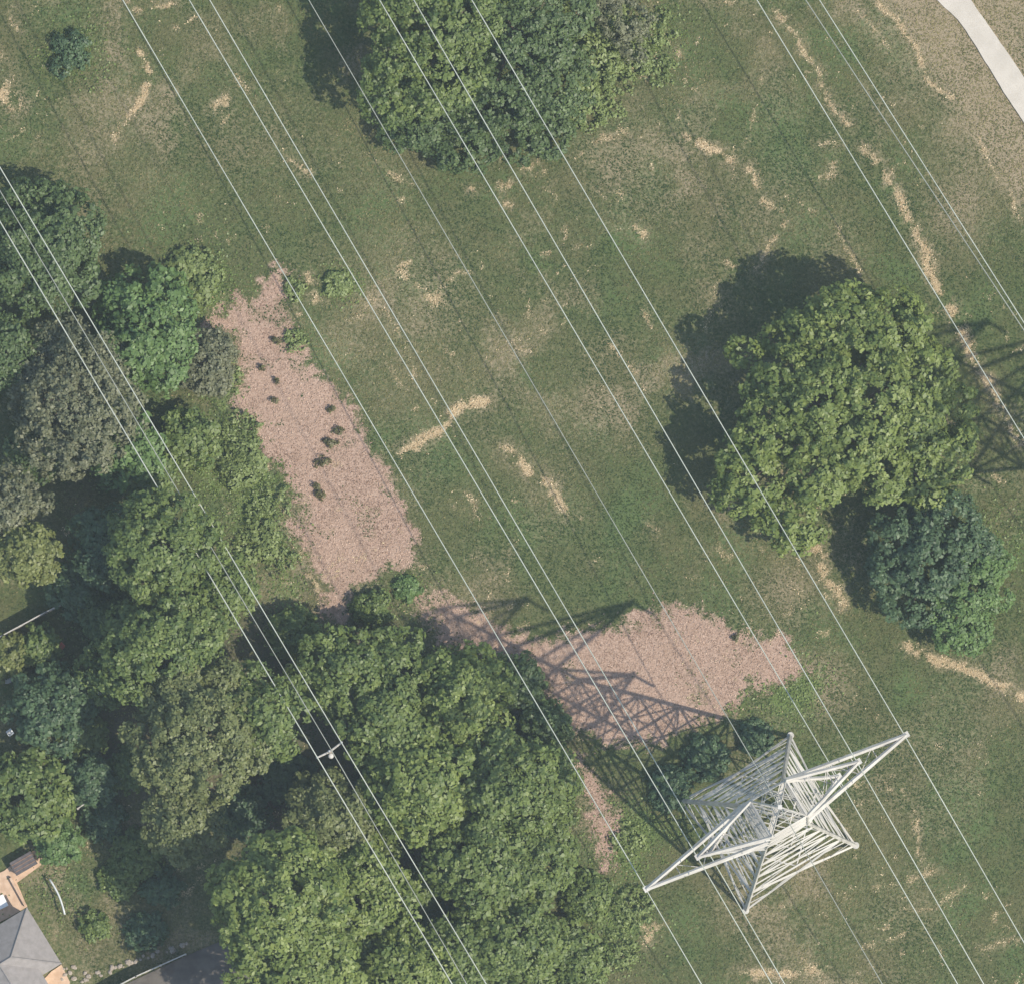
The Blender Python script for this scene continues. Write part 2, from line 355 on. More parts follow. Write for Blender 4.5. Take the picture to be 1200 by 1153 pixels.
L_, R_ = densify(LE), densify(RE)
mb = MB(); vv = []
for (a_, b_) in zip(L_, R_):
    A = gpx(*a_); B = gpx(*b_); z = max(gh(*A), gh(*B), gh((A[0] + B[0]) / 2, (A[1] + B[1]) / 2)) + 0.035
    z = 0.16
    e = random.uniform(-.03, .03); f_ = random.uniform(-.03, .03)
    vv += [(A[0] + e, A[1], z), (B[0] + f_, B[1], z), (B[0] + f_, B[1], -0.25), (A[0] + e, A[1], -0.25)]
m_ = len(L_); ff = []
for i in range(m_ - 1):
    b = i * 4
    for k in range(4): ff.append((b + k, b + 4 + k, b + 4 + (k + 1) % 4, b + (k + 1) % 4))
ff += [(0, 1, 2, 3), tuple((m_ - 1) * 4 + k for k in (3, 2, 1, 0))]
mb.add(vv, ff)
pm, nt, bs = newmat('path_concrete')
c = mix(nt, ramp(nt, noise(nt, 0.5, 6), 0.3, 0.7), (0.47, 0.425, 0.365), (0.55, 0.50, 0.435)); c = mix(nt, ramp(nt, noise(nt, 14, 3, .7), .45, .8), c, (0.40, .36, .31))
nt.links.new(c, bs.inputs['Base Color']); bs.inputs['Roughness'].default_value = 0.9
tag(mb.build('path', pm), kind='structure', label='pale curving concrete path through parched grass', cat='path')

# ------------------------------------------------------------------ ground litter and grass (uncountable)
def scatter(n, seed): 
    r = np.random.default_rng(seed)
    return r, r.uniform(-46, 46, n), r.uniform(-44.5, 44.5, n)
PATHPOLY = L_ + R_[::-1]
def blades(name, x, y, size, tilt, tint, mat, seed, slim=0.5, lift=0.02, label=None, cat=None):
    """each blade clump or chip is one small kite of two triangles"""
    r = np.random.default_rng(seed); n = len(x)
    z = gz(x, y) + lift
    az = r.uniform(0, 2 * np.pi, n); el = r.uniform(0.02, tilt, n)
    d = np.stack([np.cos(az) * np.cos(el), np.sin(az) * np.cos(el), np.sin(el)], 1)
    roll = r.uniform(-0.5, 0.5, n)
    s_ = np.stack([-np.sin(az) * np.cos(roll), np.cos(az) * np.cos(roll), np.sin(roll)], 1)
    p = np.stack([x, y, z], 1); sz = size[:, None]
    v = np.stack([p, p + d * sz * .55 + s_ * sz * slim * .5, p + d * sz, p + d * sz * .55 - s_ * sz * slim * .5], 1).reshape(-1, 3)
    f = np.arange(4 * n).reshape(-1, 4)
    me = mesh_np(name, v, f); attr(me, 'tint', np.repeat(tint, 4))
    o = add(name, me, mat); return tag(o, kind='stuff', label=label, cat=cat)
GRASSM = leafmat('grass_blades', (0.052, 0.080, 0.027), (0.27, 0.23, 0.11), 0.15, 0.1)
LUSHM = leafmat('lush_weeds', (0.09, 0.135, 0.03), (0.22, 0.28, 0.08), 0.15)
CHIPM = leafmat('wood_chip', (0.21, 0.13, 0.092), (0.58, 0.42, 0.325), 0.0, 0.1)
STRAWM = leafmat('cut_straw', (0.26, 0.18, 0.09), (0.74, 0.60, 0.39), 0.05, 0.1)
r, x, y = scatter(330000, 31); mu, stw, dr, lu, wd = fields(x, y)
opx = x / S + 600; opy = 576.5 - y / S
onpath = inpoly(opx, opy, [(p[0], p[1]) for p in PATHPOLY])
pad = inpoly(opx, opy, [(-40, 1000), (30, 985), (60, 1000), (40, 1040), (110, 1140), (110, 1180), (-40, 1180)])
free = ~onpath & ~pad
k = free & (r.random(len(x)) > sstep(.25, .95, mu) * 1.02) & (r.random(len(x)) > stw) & (r.random(len(x)) > lu * .6)
t = np.clip(0.12 + dr * 0.5 + (fbm(x, y, 2.2, 40) - .5) * 0.8 + (fbm(x, y, 7.0, 41) - .5) * 1.0 + r.normal(0, 0.12, len(x)) + (r.random(len(x)) < .012) * .5, 0, 1)
blades('grass', x[k], y[k], r.uniform(.08, .26, k.sum()), 0.45, t[k], GRASSM, 32, 0.55, label='short patchy grass covering the open field', cat='grass')
r, x, y = scatter(420000, 34); lu = fields(x, y)[3]
k = (r.random(len(x)) < lu * .95) & ~inpoly(x / S + 600, 576.5 - y / S, PATHPOLY)
blades('weeds', x[k], y[k], r.uniform(.10, .34, k.sum()), 0.8, np.clip(r.normal(.4, .2, k.sum()), 0, 1), LUSHM, 33, 0.6, .03, label='fresh green weeds at the edges of the clearings', cat='weeds')
r, x, y = scatter(520000, 35); mu, stw, dr, lu, wd = fields(x, y)
opx = x / S + 600; opy = 576.5 - y / S
free = ~inpoly(opx, opy, PATHPOLY)
k = free & (r.random(len(x)) < sstep(.08, .85, mu))
blades('wood_chips', x[k], y[k], r.uniform(.08, .24, k.sum()), 0.45, np.clip(r.normal(.42, .2, k.sum()) + (fbm(x[k], y[k], 3.0, 45) - .5) * .7, 0, 1), CHIPM, 36, 0.45, .015, label='pink brown wood chip mulch spread over the clearings', cat='wood chips')
k = free & (r.random(len(x)) < sstep(.04, .85, stw) * 1.0)
blades('straw_litter', x[k], y[k], r.uniform(.07, .24, k.sum()), 0.5, np.clip(r.normal(.52, .3, k.sum()), 0, 1), STRAWM, 37, 0.4, .03, label='pale cut straw lying in lines on the grass', cat='straw')

# ------------------------------------------------------------------ transmission tower
U = Vector((0.86, 0.51, 0)).normalized()      # along the crossarms
W = Vector((0.51, -0.86, 0)).normalized()     # along the line
def hw(h):
    if h < 23.7: return 5.62 * (1 - 0.63 * h / 23.7)
    return 2.08 - (h - 23.7) / 16.5 * 0.35
def ang_mesh():
    t = 0.16
    prof = [(0, 0), (1, 0), (1, t), (t, t), (t, 1), (0, 1)]
    v = [(x - .3, y - .3, 0) for x, y in prof] + [(x - .3, y - .3, 1) for x, y in prof]
    f = [(i, (i + 1) % 6, 6 + (i + 1) % 6, 6 + i) for i in range(6)] + [(5, 4, 3, 2, 1, 0), (6, 7, 8, 9, 10, 11)]
    me = bpy.data.meshes.new('angle_bar'); me.from_pydata(v, [], f); me.update(); me.materials.append(STEEL); return me
ANG = ang_mesh()
def bar(name, a, b, w, parent, inward=None):
    a, b = Vector(a), Vector(b); d = b - a; L = d.length; d.normalize()
    mid = (a + b) / 2
    out = Vector((mid.x, mid.y, 0))
    if out.length < 0.05: out = Vector((1, 0.3, 0))
    x = out - d * out.dot(d)
    if x.length < 1e-3: x = d.orthogonal()
    x.normalize(); y = d.cross(x)
    # angle faces up and out
    q = Matrix((x, y, d)).transposed()
    M = Matrix.Translation(a) @ (q @ Matrix.Rotation(math.radians(135), 3, 'Z')).to_4x4() @ Matrix.Diagonal((w, w, L, 1))
    return add(name, ANG, None, parent, M)
def make_tower():
    root = empty('transmission_tower', (0, 0, 0), 'tall pale steel lattice transmission tower with three pairs of crossarms standing on the grass', 'pylon')
    def cor(su, sw, h): return U * su * hw(h) + W * sw * hw(h) + Vector((0, 0, h))
    sides = [((-1, -1), (1, -1)), ((1, -1), (1, 1)), ((1, 1), (-1, 1)), ((-1, 1), (-1, -1))]
    for su, sw in ((-1, -1), (1, -1), (1, 1), (-1, 1)):
        m = MB(); hs = [-0.35, 23.7, 40.2]
        p = [cor(su, sw, max(h, 0)) for h in hs]; p[0] = p[0] + Vector((0, 0, -.35))
        m.tube(p, [0.21, 0.18, 0.15], 4)
        m.build('leg', STEEL, root)
        f = cor(su, sw, 0); mb_ = MB().lathe((f.x, f.y, -0.5), [(0.32, 0), (0.32, 0.65), (0.28, 0.7)], 14)
        mb_.build('footing', CONC, root)
    main = [6.9, 12.5, 17.0, 20.6, 23.7, 26.1, 31.3, 33.7, 38.2, 40.2]
    inter = [9.7, 14.8, 18.9]
    for (a_, b_) in sides:
        for h in main: bar('horizontal_strut', cor(*a_, h), cor(*b_, h), 0.21 if h < 24 else .17, root)
        for h in inter[:2]:
            bar('horizontal_strut', cor(*a_, h), cor(*b_, h), 0.15, root)
        # leg extension: one tall cross of heavier angles with short redundants
        bar('diagonal_brace', cor(*a_, 0.15), cor(*b_, 6.9), .21, root); bar('diagonal_brace', cor(*b_, 0.15), cor(*a_, 6.9), .21, root)
        for (c0, o) in ((a_, b_), (b_, a_)):
            q = cor(*c0, 0.15).lerp(cor(*o, 6.9), .25); q3 = cor(*o, 0.15).lerp(cor(*c0, 6.9), .78)
            bar('secondary_brace', q, cor(*c0, 2.6), .09, root); bar('secondary_brace', q3, cor(*c0, 4.6), .09, root); bar('secondary_brace', q, cor(*o, 0.15).lerp(cor(*c0, 6.9), .62), .11, root)
        for h0, h1 in zip(main[:-1], main[1:]):
            w = .11 if h0 < 23 else .12
            bar('diagonal_brace', cor(*a_, h0), cor(*b_, h1), w, root); bar('diagonal_brace', cor(*b_, h0), cor(*a_, h1), w, root)
    for h in (12.5, 20.6, 23.7, 26.1, 31.3, 33.7, 38.2, 40.2):
        bar('plan_brace', cor(-1, -1, h), cor(1, 1, h), .1, root); bar('plan_brace', cor(1, -1, h), cor(-1, 1, h), .1, root)
    for (a_, b_), (c_, d_) in zip(sides, sides[1:] + sides[:1]):
        for h in (6.9, 17.0, 28.7, 36.0): bar('plan_brace', (cor(*a_, h) + cor(*b_, h)) / 2, (cor(*c_, h) + cor(*d_, h)) / 2, .13, root)
    for (a_, b_) in sides:
        for h in (28.7, 36.0): bar('horizontal_strut', cor(*a_, h), cor(*b_, h), .14, root)
    top = Vector((0, 0, 44.0))
    pk = MB()
    for su, sw in ((-1, -1), (1, -1), (1, 1), (-1, 1)): pk.tube([cor(su, sw, 40.2), top], [.075, .06], 4)
    pk.box((0, 0, 44.05), (.35, .35, .2)); peak = pk.build('peak', STEEL, root)
    for (a_, b_) in sides:
        for f in (.33, .66): bar('lattice_brace', cor(*a_, 40.2).lerp(top, f), cor(*b_, 40.2).lerp(top, f), .08, peak)
    tips = []
    for h, L in ((23.7, 6.4), (31.3, 12.75), (38.2, 7.8)):
        for s in (-1, 1):
            tip = U * s * L + Vector((0, 0, h)); up = 2.4 if h < 38 else 2.0
            m = MB(); b0, b1 = cor(s, -1, h), cor(s, 1, h); t0, t1 = cor(s, -1, h + up), cor(s, 1, h + up)
            ch = 0.19 if L < 10 else .21
            for q in (b0, b1): m.tube([q, tip], [ch, ch * .9], 4)
            for q in (t0, t1): m.tube([q, tip + Vector((0, 0, .12))], [ch * .75, ch * .7], 4)
            m.box(tip + Vector((0, 0, .02)), (.5, .5, .12), math.atan2(U.y, U.x))
            arm = m.build('crossarm', STEEL, root)
            k = 3 if L < 10 else 5
            pr = None
            for i in range(1, k + 1):
                f = i / (k + .6)
                q = [z_.lerp(tip, f) for z_ in (b0, b1, t0, t1)]
                bar('lattice_brace', q[0], q[1], .09 if i < k else .2, arm)
                bar('lattice_brace', q[0], q[2], .08, arm); bar('lattice_brace', q[1], q[3], .08, arm)
                if pr:
                    bar('lattice_brace', pr[0], q[1], .08, arm) if i % 2 else bar('lattice_brace', pr[1], q[0], .08, arm)
                    bar('lattice_brace', pr[2], q[0], .075, arm); bar('lattice_brace', pr[3], q[1], .075, arm)
                pr = q
            tips.append(tip)
    return root, tips, top
tower, TIPS, TOP = make_tower()
bx, by = gpx(900, 964); TB = Vector((bx, by, gh(bx, by) + 0.0)); tower.location = TB
tower2 = copy_tree(tower)
bx2, by2 = gpx(1440, 640); TB2 = Vector((bx2, by2, gh(bx2, by2))); tower2.location = TB2
tower2['label'] = 'second steel lattice transmission tower whose shadow falls across the grass beside the large round tree'
tower['group'] = tower2['group'] = 'transmission towers'

# insulator strings hang from the arm tips
def ins_mesh(L):
    m = MB(); prof = [(.03, 0)]; nd = 14
    for i in range(nd):
        z = -0.25 - i * (L - .45) / nd; prof += [(.03, z + .03), (.14, z), (.14, z - .04), (.04, z - .06)]
    prof += [(.03, -L)]
    m.lathe((0, 0, 0), prof[::-1], 8)
    me = m.mesh('insulator_string', True); me.materials.append(CERAMIC); return me
INSM = ins_mesh(2.6)
LEVELN = ['lowest', 'lowest', 'longest', 'longest', 'topmost', 'topmost']
for j, base in enumerate((TB, TB2)):
    for i, tp in enumerate(TIPS):
        side = 'woodland' if i % 2 == 0 else 'path'
        o = add('insulator_string', INSM); o.location = base + tp + Vector((0, 0, -0.02))
        wh = 'lattice tower' if j == 0 else 'second lattice tower'
        tag(o, 'insulator string under the %s %s side crossarm of the %s' % (LEVELN[i], side, wh), 'insulator', 'insulator strings on the towers')

def span(a, b, sag, n=60):
    return [a.lerp(b, i / n) - Vector((0, 0, 4 * sag * (i / n) * (1 - i / n))) for i in range(n + 1)]
def wire(name, mid, back, fwd, sag, rad, mat, label, group):
    m = MB(); pts = span(back, mid, sag)[:-1] + span(mid, fwd, sag); m.tube(pts, rad, 6)
    return tag(m.build(name, mat, None, True), label, 'power line', group)
SPAN = 300.0
def farpt(tip, x0, h0):
    """far end so that the wire's picture crosses the top edge of the photo at x0"""
    q = P(x0, 0, h0); d = q - tip; d.z = 0; d.normalize(); return tip + d * SPAN
wires1 = [  # tip index, crossing of the top edge, crossing of the bottom edge, words
    (2, 144, 825, 'outermost pale conductor on the woodland side of the lattice tower'),
    (4, 222, 904, 'conductor from the topmost crossarm on the woodland side of the lattice tower'),
    (0, 246, 935, 'conductor from the lowest crossarm on the woodland side of the lattice tower'),
    (1, 445, 1120, 'conductor from the lowest crossarm on the open grass side of the lattice tower'),
    (5, 485, 1163, 'conductor from the topmost crossarm on the open grass side of the lattice tower'),
    (3, 553, 1238, 'outermost conductor on the open grass side of the lattice tower'),
]
for i, x0, x1, words in wires1:
    tp = TB + TIPS[i] + Vector((0, 0, -2.66)); b = farpt(tp, x0, tp.z - 5.5)
    d = (tp - b); d.z = 0; wire('conductor_wire', tp, b, tp + d, 8.0, 0.044, ALU, words, 'conductors of the lattice tower line')
tp = TB + TOP + Vector((0, 0, .1)); b = farpt(tp, 362, tp.z - 4); d = tp - b; d.z = 0
wire('shield_wire', tp, b, tp + d, 6.0, 0.036, SHIELD, 'thin dull shield wire over the peak of the lattice tower', 'conductors of the lattice tower line')
for i, x0, rd, mt, words in ((2, 887, .044, ALU, 'conductor running beside the straw line past the large round tree'), (4, 960, .042, ALU, 'brighter of the two conductors between the straw line and the paved path'), (0, 944, .045, SHIELD, 'fainter of the two conductors between the straw line and the paved path')):
    tp = TB2 + TIPS[i] + Vector((0, 0, -2.66)); b = farpt(tp, x0, tp.z - 5); d = tp - b; d.z = 0
    wire('conductor_wire', tp, b, tp + d, 8.0, rd, mt, words, 'conductors of the second tower line')

# ------------------------------------------------------------------ wooden pole and its three wires
PH = 11.0
pb = P(386, 880, PH); pb.z = gh(pb.x, pb.y)
pole = empty('utility_pole', pb, 'wooden utility pole with a pale crossarm rising among the tree crowns', 'utility pole')
mb = MB(); mb.tube([(0, 0, -.4), (0, 0, 6), (0, 0, PH - .05 - pb.z)], [.19, .16, .13], 12); mb.build('shaft', WOOD, pole, True)
pw = [P(371.7, 887, PH), P(387.5, 877, PH + .8), P(400, 869.5, PH)]
for q in (pw[0], pw[2]):
    e = q - pb; e.z = PH - .45; mb = MB()
    s0 = Vector((0, 0, PH - .75)); e.z = PH - .42
    mb.tube([s0, e], [.10, .085], 6); mb.build('crossarm', PALEWOOD, pole)
for q in (pw[0], pw[2]):
    e = q - pb; e.z = PH - .40
    MB().lathe((e.x, e.y, e.z), [(.05, 0), (.12, .05), (.12, .12), (.07, .16), (.12, .2), (.12, .28), (.05, .36)], 10).build('insulator', CERAMIC, pole, True)
MB().lathe((0, 0, PH - .06), [(.12, 0), (.12, .3), (.08, .4), (.13, .5), (.13, .6), (.06, .8)], 10).build('insulator', CERAMIC, pole, True)
mb = MB().lathe((.1, -.34, PH - 2.0), [(.2, 0), (.24, .1), (.24, .85), (.15, .95)], 12); mb.build('transformer_can', STEEL, pole, True)
for i, (p0, p1, rd, mt, words) in enumerate(((((0, 260)), (530, 1153), .052, ALU, 'brightest wire of the wooden pole line, on its outer arm'),
                                   (((0, 224)), (547, 1153), .04, SHIELD, 'faint middle wire of the wooden pole line'),
                                   (((2, 200)), (570, 1153), .048, ALU, 'wire of the wooden pole line on the arm toward the mulched clearing'))):
    top_ = Vector((pw[i].x, pw[i].y, PH - .02 + (.8 if i == 1 else 0)))
    a0 = P(*p0, PH - .6); a1 = P(*p1, PH - .3)
    d0 = a0 - top_; d0.z = 0; d0.normalize(); d1 = a1 - top_; d1.z = 0; d1.normalize()
    m = MB(); m.tube(span(top_ + d0 * 75, top_, 0.9)[:-1] + span(top_, top_ + d1 * 70, .9), rd, 6)
    tag(m.build('pole_wire', mt, None, True), words, 'power line', 'wires of the wooden pole line')

# ------------------------------------------------------------------ trees
def crown_mesh(name, lobes, seed, leaf=0.30, clump=0.8, dens=1.25, per=34, scat=0.5, lowcut=-0.35):
    """lobes: (x,y,z,rx,ry,rz) -> mesh of leaf faces gathered in clumps over the lobes"""
    r = np.random.default_rng(seed); lob = np.array(lobes, float)
    C = []; O = []
    for L in lob:
        rx, ry, rz = L[3:]; area = 2 * math.pi * ((rx * ry + rx * rz + ry * rz) / 3) * 1.3
        n = max(6, int(area * dens / clump ** 2))
        d = r.normal(size=(n * 2, 3)); d /= np.linalg.norm(d, axis=1)[:, None]; d = d[d[:, 2] > lowcut][:n]
        lump = np.zeros(len(d))
        for q_ in range(5):
            kv = r.normal(size=3) * 4.0; lump += np.sin(d @ kv + r.uniform(0, 6.3))
        lump /= 5 ** .5
        rad = r.uniform(0.78, 1.0, len(d)) + lump * .19 + (r.random(len(d)) < .10) * .12
        ok = (lump > -.45) | (r.random(len(d)) < .3); d = d[ok]; rad = rad[ok]
        C.append(L[:3] + d * L[3:] * rad[:, None]); O.append(d)
    C = np.concatenate(C); O = np.concatenate(O)
    keep = np.ones(len(C), bool)
    for L in lob:
        q = np.linalg.norm((C - L[:3]) / L[3:], axis=1); keep &= q > 0.60
    keep &= r.random(len(C)) > 0.07
    C = C[keep]; O = O[keep]; n = len(C)
    cr = clump * r.uniform(.45, 1.3, n)
    ct = r.normal(0.54, 0.15, n)
    m = n * per
    ci = np.repeat(np.arange(n), per)
    d = r.normal(size=(m, 3)) + O[ci] * 0.7; d /= np.linalg.norm(d, axis=1)[:, None]
    pos = C[ci] + d * cr[ci][:, None] * np.sqrt(r.random(m))[:, None] * np.array([1, 1, .7])
    nrm = d * .7 + O[ci] * .4 + np.array([0, 0, .9]) + r.normal(size=(m, 3)) * scat; nrm /= np.linalg.norm(nrm, axis=1)[:, None]
    t = r.normal(size=(m, 3)); t -= nrm * (t * nrm).sum(1)[:, None]; t /= np.linalg.norm(t, axis=1)[:, None]
    b = np.cross(nrm, t); s = (leaf * 1.12 * r.uniform(.5, 1.35, m) * r.uniform(.8, 1.25, n)[ci])[:, None]
    v = np.stack([pos - t * s * .6, pos + b * s * .38 + nrm * s * .08, pos + t * s * .6, pos - b * s * .38 + nrm * s * .08], 1).reshape(-1, 3)
    me = mesh_np(name, v, np.arange(4 * m).reshape(-1, 4))
    attr(me, 'tint', np.repeat(np.clip(ct[ci] + r.normal(0, .14, m), 0, 1), 4))
    return me
TRIS = [0]
def tree(lobes_px, kind, label, cat, name, group=None, seed=1, leaf=.30, clump=.8, dens=1.25, per=34, trunk=None, scat=.5, base=None):
    """lobes_px: (px, py, radius px, centre height m, vertical radius m)"""
    L = []
    for (px, py, rp, h, rz) in lobes_px:
        p = P(px, py, h + rz * .4); L.append((p.x, p.y, h, rp * S, rp * S, rz))
    if base is None:
        w = sum(l[3] ** 2 for l in L); bx_ = sum(l[0] * l[3] ** 2 for l in L) / w; by_ = sum(l[1] * l[3] ** 2 for l in L) / w
    else: bx_, by_ = gpx(*base)
    z0 = gh(bx_, by_)
    root = empty(name, (bx_, by_, z0), label, cat, group)
    LL = [(x - bx_, y - by_, z - z0, a, b, c) for (x, y, z, a, b, c) in L]
    me = crown_mesh('crown', LL, seed, leaf, clump, dens, per, scat); TRIS[0] += len(me.polygons) * 2
    r = random.Random(seed)
    top = max(l[2] + .3 * l[5] for l in LL)
    tr = trunk or min(.45, .035 * top + .02)
    m = MB(); mid = Vector((r.uniform(-.3, .3), r.uniform(-.3, .3), top * .4)) * (1 if top > 3 else .3); mid.z = top * .4
    m.tube([(0, 0, -.25), (0, 0, .05), mid * .5, mid, Vector((mid.x * .5, mid.y * .5, top * .8))], [tr * 1.4, tr * 1.1, tr * .9, tr * .75, tr * .25], 9)
    for l in LL:
        e = Vector(l[:3]); s0 = mid * r.uniform(.75, 1.0)
        if (e - s0).length < .3: continue
        k = s0.lerp(e, .5) + Vector((0, 0, -.08 * (e - s0).length)); m.tube([s0, k, e], [tr * .5, tr * .33, tr * .1], 6)
    m.build('trunk', BARK, root, True)
    add('crown', me, LEAF[kind], root)
    return root
def auto(px, py, rp, H, seed, k=7, squash=.8, inner=.62, ecc=1.0, rot=0.0):
    r = random.Random(seed); R = rp * S; L = [(px, py, rp * inner * .92, H - R * squash * .72, R * squash * .72)]
    k = k + 3
    for i in range(k):
        t = 2 * math.pi * (i + r.uniform(-.42, .42)) / k; rr = rp * r.uniform(.20, .44); q = rp * r.uniform(.9, 1.06) - rr
        ux, uy = q * math.cos(t) * ecc, q * math.sin(t) / ecc
        hz = H - R * squash * r.uniform(.6, 1.15)
        L.append((px + ux * math.cos(rot) - uy * math.sin(rot), py + ux * math.sin(rot) + uy * math.cos(rot), rr, max(hz, .25 * H), rr * S * r.uniform(.7, .95)))
    for i in range(k // 2 + 1):
        t = r.uniform(0, 6.28); q = r.uniform(.2, .55) * rp; rr = rp * r.uniform(.2, .34)
        L.append((px + q * math.cos(t), py + q * math.sin(t), rr, H - rr * S * .9 - r.uniform(0, .2) * R, rr * S * .8))
    return L

# the two trees in the open grass
big = [(965, 470, 48, 8.6, 3.2), (1030, 468, 50, 8.8, 3.2), (990, 382, 42, 7.6, 2.5), (945, 388, 26, 6.8, 1.8), (1040, 390, 44, 7.6, 2.6), (1076, 432, 36, 7.2, 2.2), (1118, 478, 26, 5.6, 1.7),
       (1108, 528, 30, 6.0, 1.9), (1082, 560, 30, 5.4, 1.8), (1030, 552, 36, 7.0, 2.2), (1000, 515, 38, 8.4, 2.4), (962, 556, 36, 7.0, 2.2), (885, 558, 36, 6.0, 2.0), (905, 500, 38, 7.2, 2.3), (896, 452, 22, 6.4, 1.5), (930, 602, 30, 5.2, 1.8),
       (928, 628, 18, 4.2, 1.2), (856, 580, 20, 5.0, 1.3), (1010, 425, 34, 9.0, 2.2), (930, 440, 30, 8.0, 2.0), (1070, 490, 36, 8.0, 2.2), (872, 412, 15, 5.6, 1.0), (905, 398, 14, 5.8, 1.0), (1128, 510, 16, 4.8, 1.1), (905, 600, 20, 5.0, 1.3), (1005, 350, 16, 6.2, 1.1), (1062, 372, 18, 6.4, 1.2), (860, 530, 18, 5.4, 1.2), (1100, 575, 16, 4.6, 1.0), (960, 360, 14, 6.2, 1.0)]
tree(big, 'bright', 'large round leafy tree standing alone in the open grass', 'tree', 'broadleaf_tree', seed=101, leaf=.30, clump=.75, dens=1.15, per=36, base=(975, 490))
tree([(1060, 640, 38, 4.2, 2.2), (1045, 670, 28, 3.0, 1.6), (1110, 610, 36, 4.4, 2.0), (1090, 660, 40, 5.0, 2.2), (1072, 705, 30, 3.2, 1.6), (1135, 640, 28, 3.8, 1.7), (1085, 595, 24, 3.4, 1.4)],
     'blue', 'dark blue green small tree just below the large round tree', 'tree', 'small_tree', seed=102, leaf=.26, clump=.6, dens=1.2, per=34)
tree([(1135, 685, 36, 4.0, 2.0), (1160, 660, 24, 3.0, 1.4), (1120, 725, 30, 2.8, 1.5), (1140, 740, 22, 2.0, 1.1), (1165, 695, 18, 2.4, 1.0)],
     'fresh', 'fresh green shrub growing against the dark blue green small tree', 'shrub', 'leafy_shrub', seed=103, leaf=.26, clump=.6, dens=1.2, per=34)
# thicket at the top edge
TH = 'trees of the thicket beside the open grass'
tree([(505, 20, 56, 8.6, 3.4), (466, 58, 34, 7.4, 2.4), (476, -15, 46, 8.4, 3), (520, 72, 46, 7.6, 2.6), (455, 112, 28, 6.0, 2.0), (545, 10, 45, 9.2, 2.6), (452, 22, 26, 7.6, 2.0), (490, 110, 30, 5.6, 1.8), (445, 85, 18, 6.0, 1.3)], 'mid', 'mid green tree casting a dark shadow beside the wires, at the thicket edge', 'tree', 'broadleaf_tree', TH, 111, leaf=.25, clump=.7, per=36)
tree([(600, 40, 65, 6.2, 3.0), (580, 100, 50, 4.8, 2.2), (640, 0, 55, 6.4, 2.8), (640, 90, 50, 4.6, 2.0), (570, -30, 60, 6, 3)], 'dark', 'broad dark green tree in the middle of the thicket', 'tree', 'broadleaf_tree', TH, 112, leaf=.25, clump=.7, per=36)
tree([(500, 130, 42, 3.0, 1.6), (545, 150, 40, 2.4, 1.3), (470, 150, 24, 2, 1.0), (600, 150, 38, 2.2, 1.2), (560, 120, 34, 3.0, 1.3), (640, 150, 34, 1.6, 1.0), (520, 175, 24, 1.3, .8)], 'dark', 'low dark green scrub fringing the thicket along the straw patches', 'shrub', 'scrub_bush', TH, 113, leaf=.24, clump=.55, per=34)
tree([(690, 60, 36, 1.4, .9), (668, 112, 30, 1.0, .8), (700, 12, 36, 1.8, 1.1), (718, 92, 24, .5, .4), (690, 130, 20, .4, .4), (742, 70, 20, .4, .3)], 'weed', 'low mid green bush sprawling from the thicket onto grass', 'shrub', 'scrub_bush', TH, 114, leaf=.22, clump=.5, per=20)
tree([(725, 15, 30, 3.0, 1.6), (740, 50, 18, 1.8, 1.0), (715, -10, 26, 3, 1.5)], 'grey', 'thin grey green bush at the end of the thicket', 'shrub', 'scrub_bush', TH, 115, leaf=.2, clump=.5, per=22)
tree([(82, 62, 15, .6, .6), (72, 50, 10, .6, .5), (92, 48, 10, .6, .5), (72, 80, 10, .5, .5), (95, 70, 9, .5, .4)], 'blue', 'small dark bush alone in the mown grass', 'shrub', 'small_bush', None, 116, leaf=.2, clump=.4, per=16)

WD = 'trees of the wood along the wooden pole line'
def wood(px, py, rp, H, kind, label, seed, cat='tree', name='broadleaf_tree', leaf=.30, clump=.78, per=34, **kw):
    au = {k_: kw.pop(k_) for k_ in list(kw) if k_ in ('k', 'squash', 'inner', 'ecc', 'rot')}
    return tree(auto(px, py, rp, H, seed, **au), kind, label, cat, name, WD, seed, leaf=leaf, clump=clump, per=per, **kw)
wood(45, 290, 80, 8.5, 'dark', 'dark green tree under the pole wires beside the mown grass', 201, leaf=.26, clump=.7)
wood(168, 385, 68, 7.0, 'fresh', 'fresh green tree between the pole wires and the mulched clearing', 202, leaf=.32, per=32, ecc=.85)
wood(222, 325, 32, .8, 'weed', 'low fresh green bush beside the top of the mulched clearing', 203, 'shrub', 'leafy_shrub', leaf=.26, clump=.55)
wood(240, 425, 38, 3.6, 'grey', 'grey green bush at the straight side of the mulched clearing', 204, 'shrub', 'leafy_shrub', leaf=.22, clump=.5, per=26)
wood(85, 470, 84, 10.2, 'grey', 'tall grey green tree with ragged branch ends under the pole wires', 205, leaf=.24, clump=.6, per=22, k=12, ecc=.85, dens=.85)
wood(5, 600, 52, 9, 'grey', 'grey tree at the edge of the wood beside the tall ragged grey tree', 206, leaf=.24, clump=.6, per=26)
wood(32, 648, 38, 9.5, 'yellow', 'small yellow green tree surrounded by deep shade', 207, leaf=.26, clump=.6)
wood(150, 530, 45, 7.0, 'fresh', 'fresh green tree below the pole wires among grey trees', 208, leaf=.3)
wood(222, 515, 34, 4.0, 'mid', 'mid green tree beside the mulched clearing and pole wires', 209, leaf=.28, clump=.65)
wood(282, 545, 28, .5, 'weed', 'low weedy green bush against the mulched clearing', 210, 'shrub', 'leafy_shrub', leaf=.24, clump=.5, per=26)
wood(302, 632, 26, .45, 'weed', 'low scrubby bush with dry gaps beside the mulched clearing', 211, 'shrub', 'leafy_shrub', leaf=.24, clump=.5, per=18)
wood(188, 640, 68, 13.0, 'mid', 'tall green tree whose crown hides the pole wires', 212, leaf=.27, clump=.7)
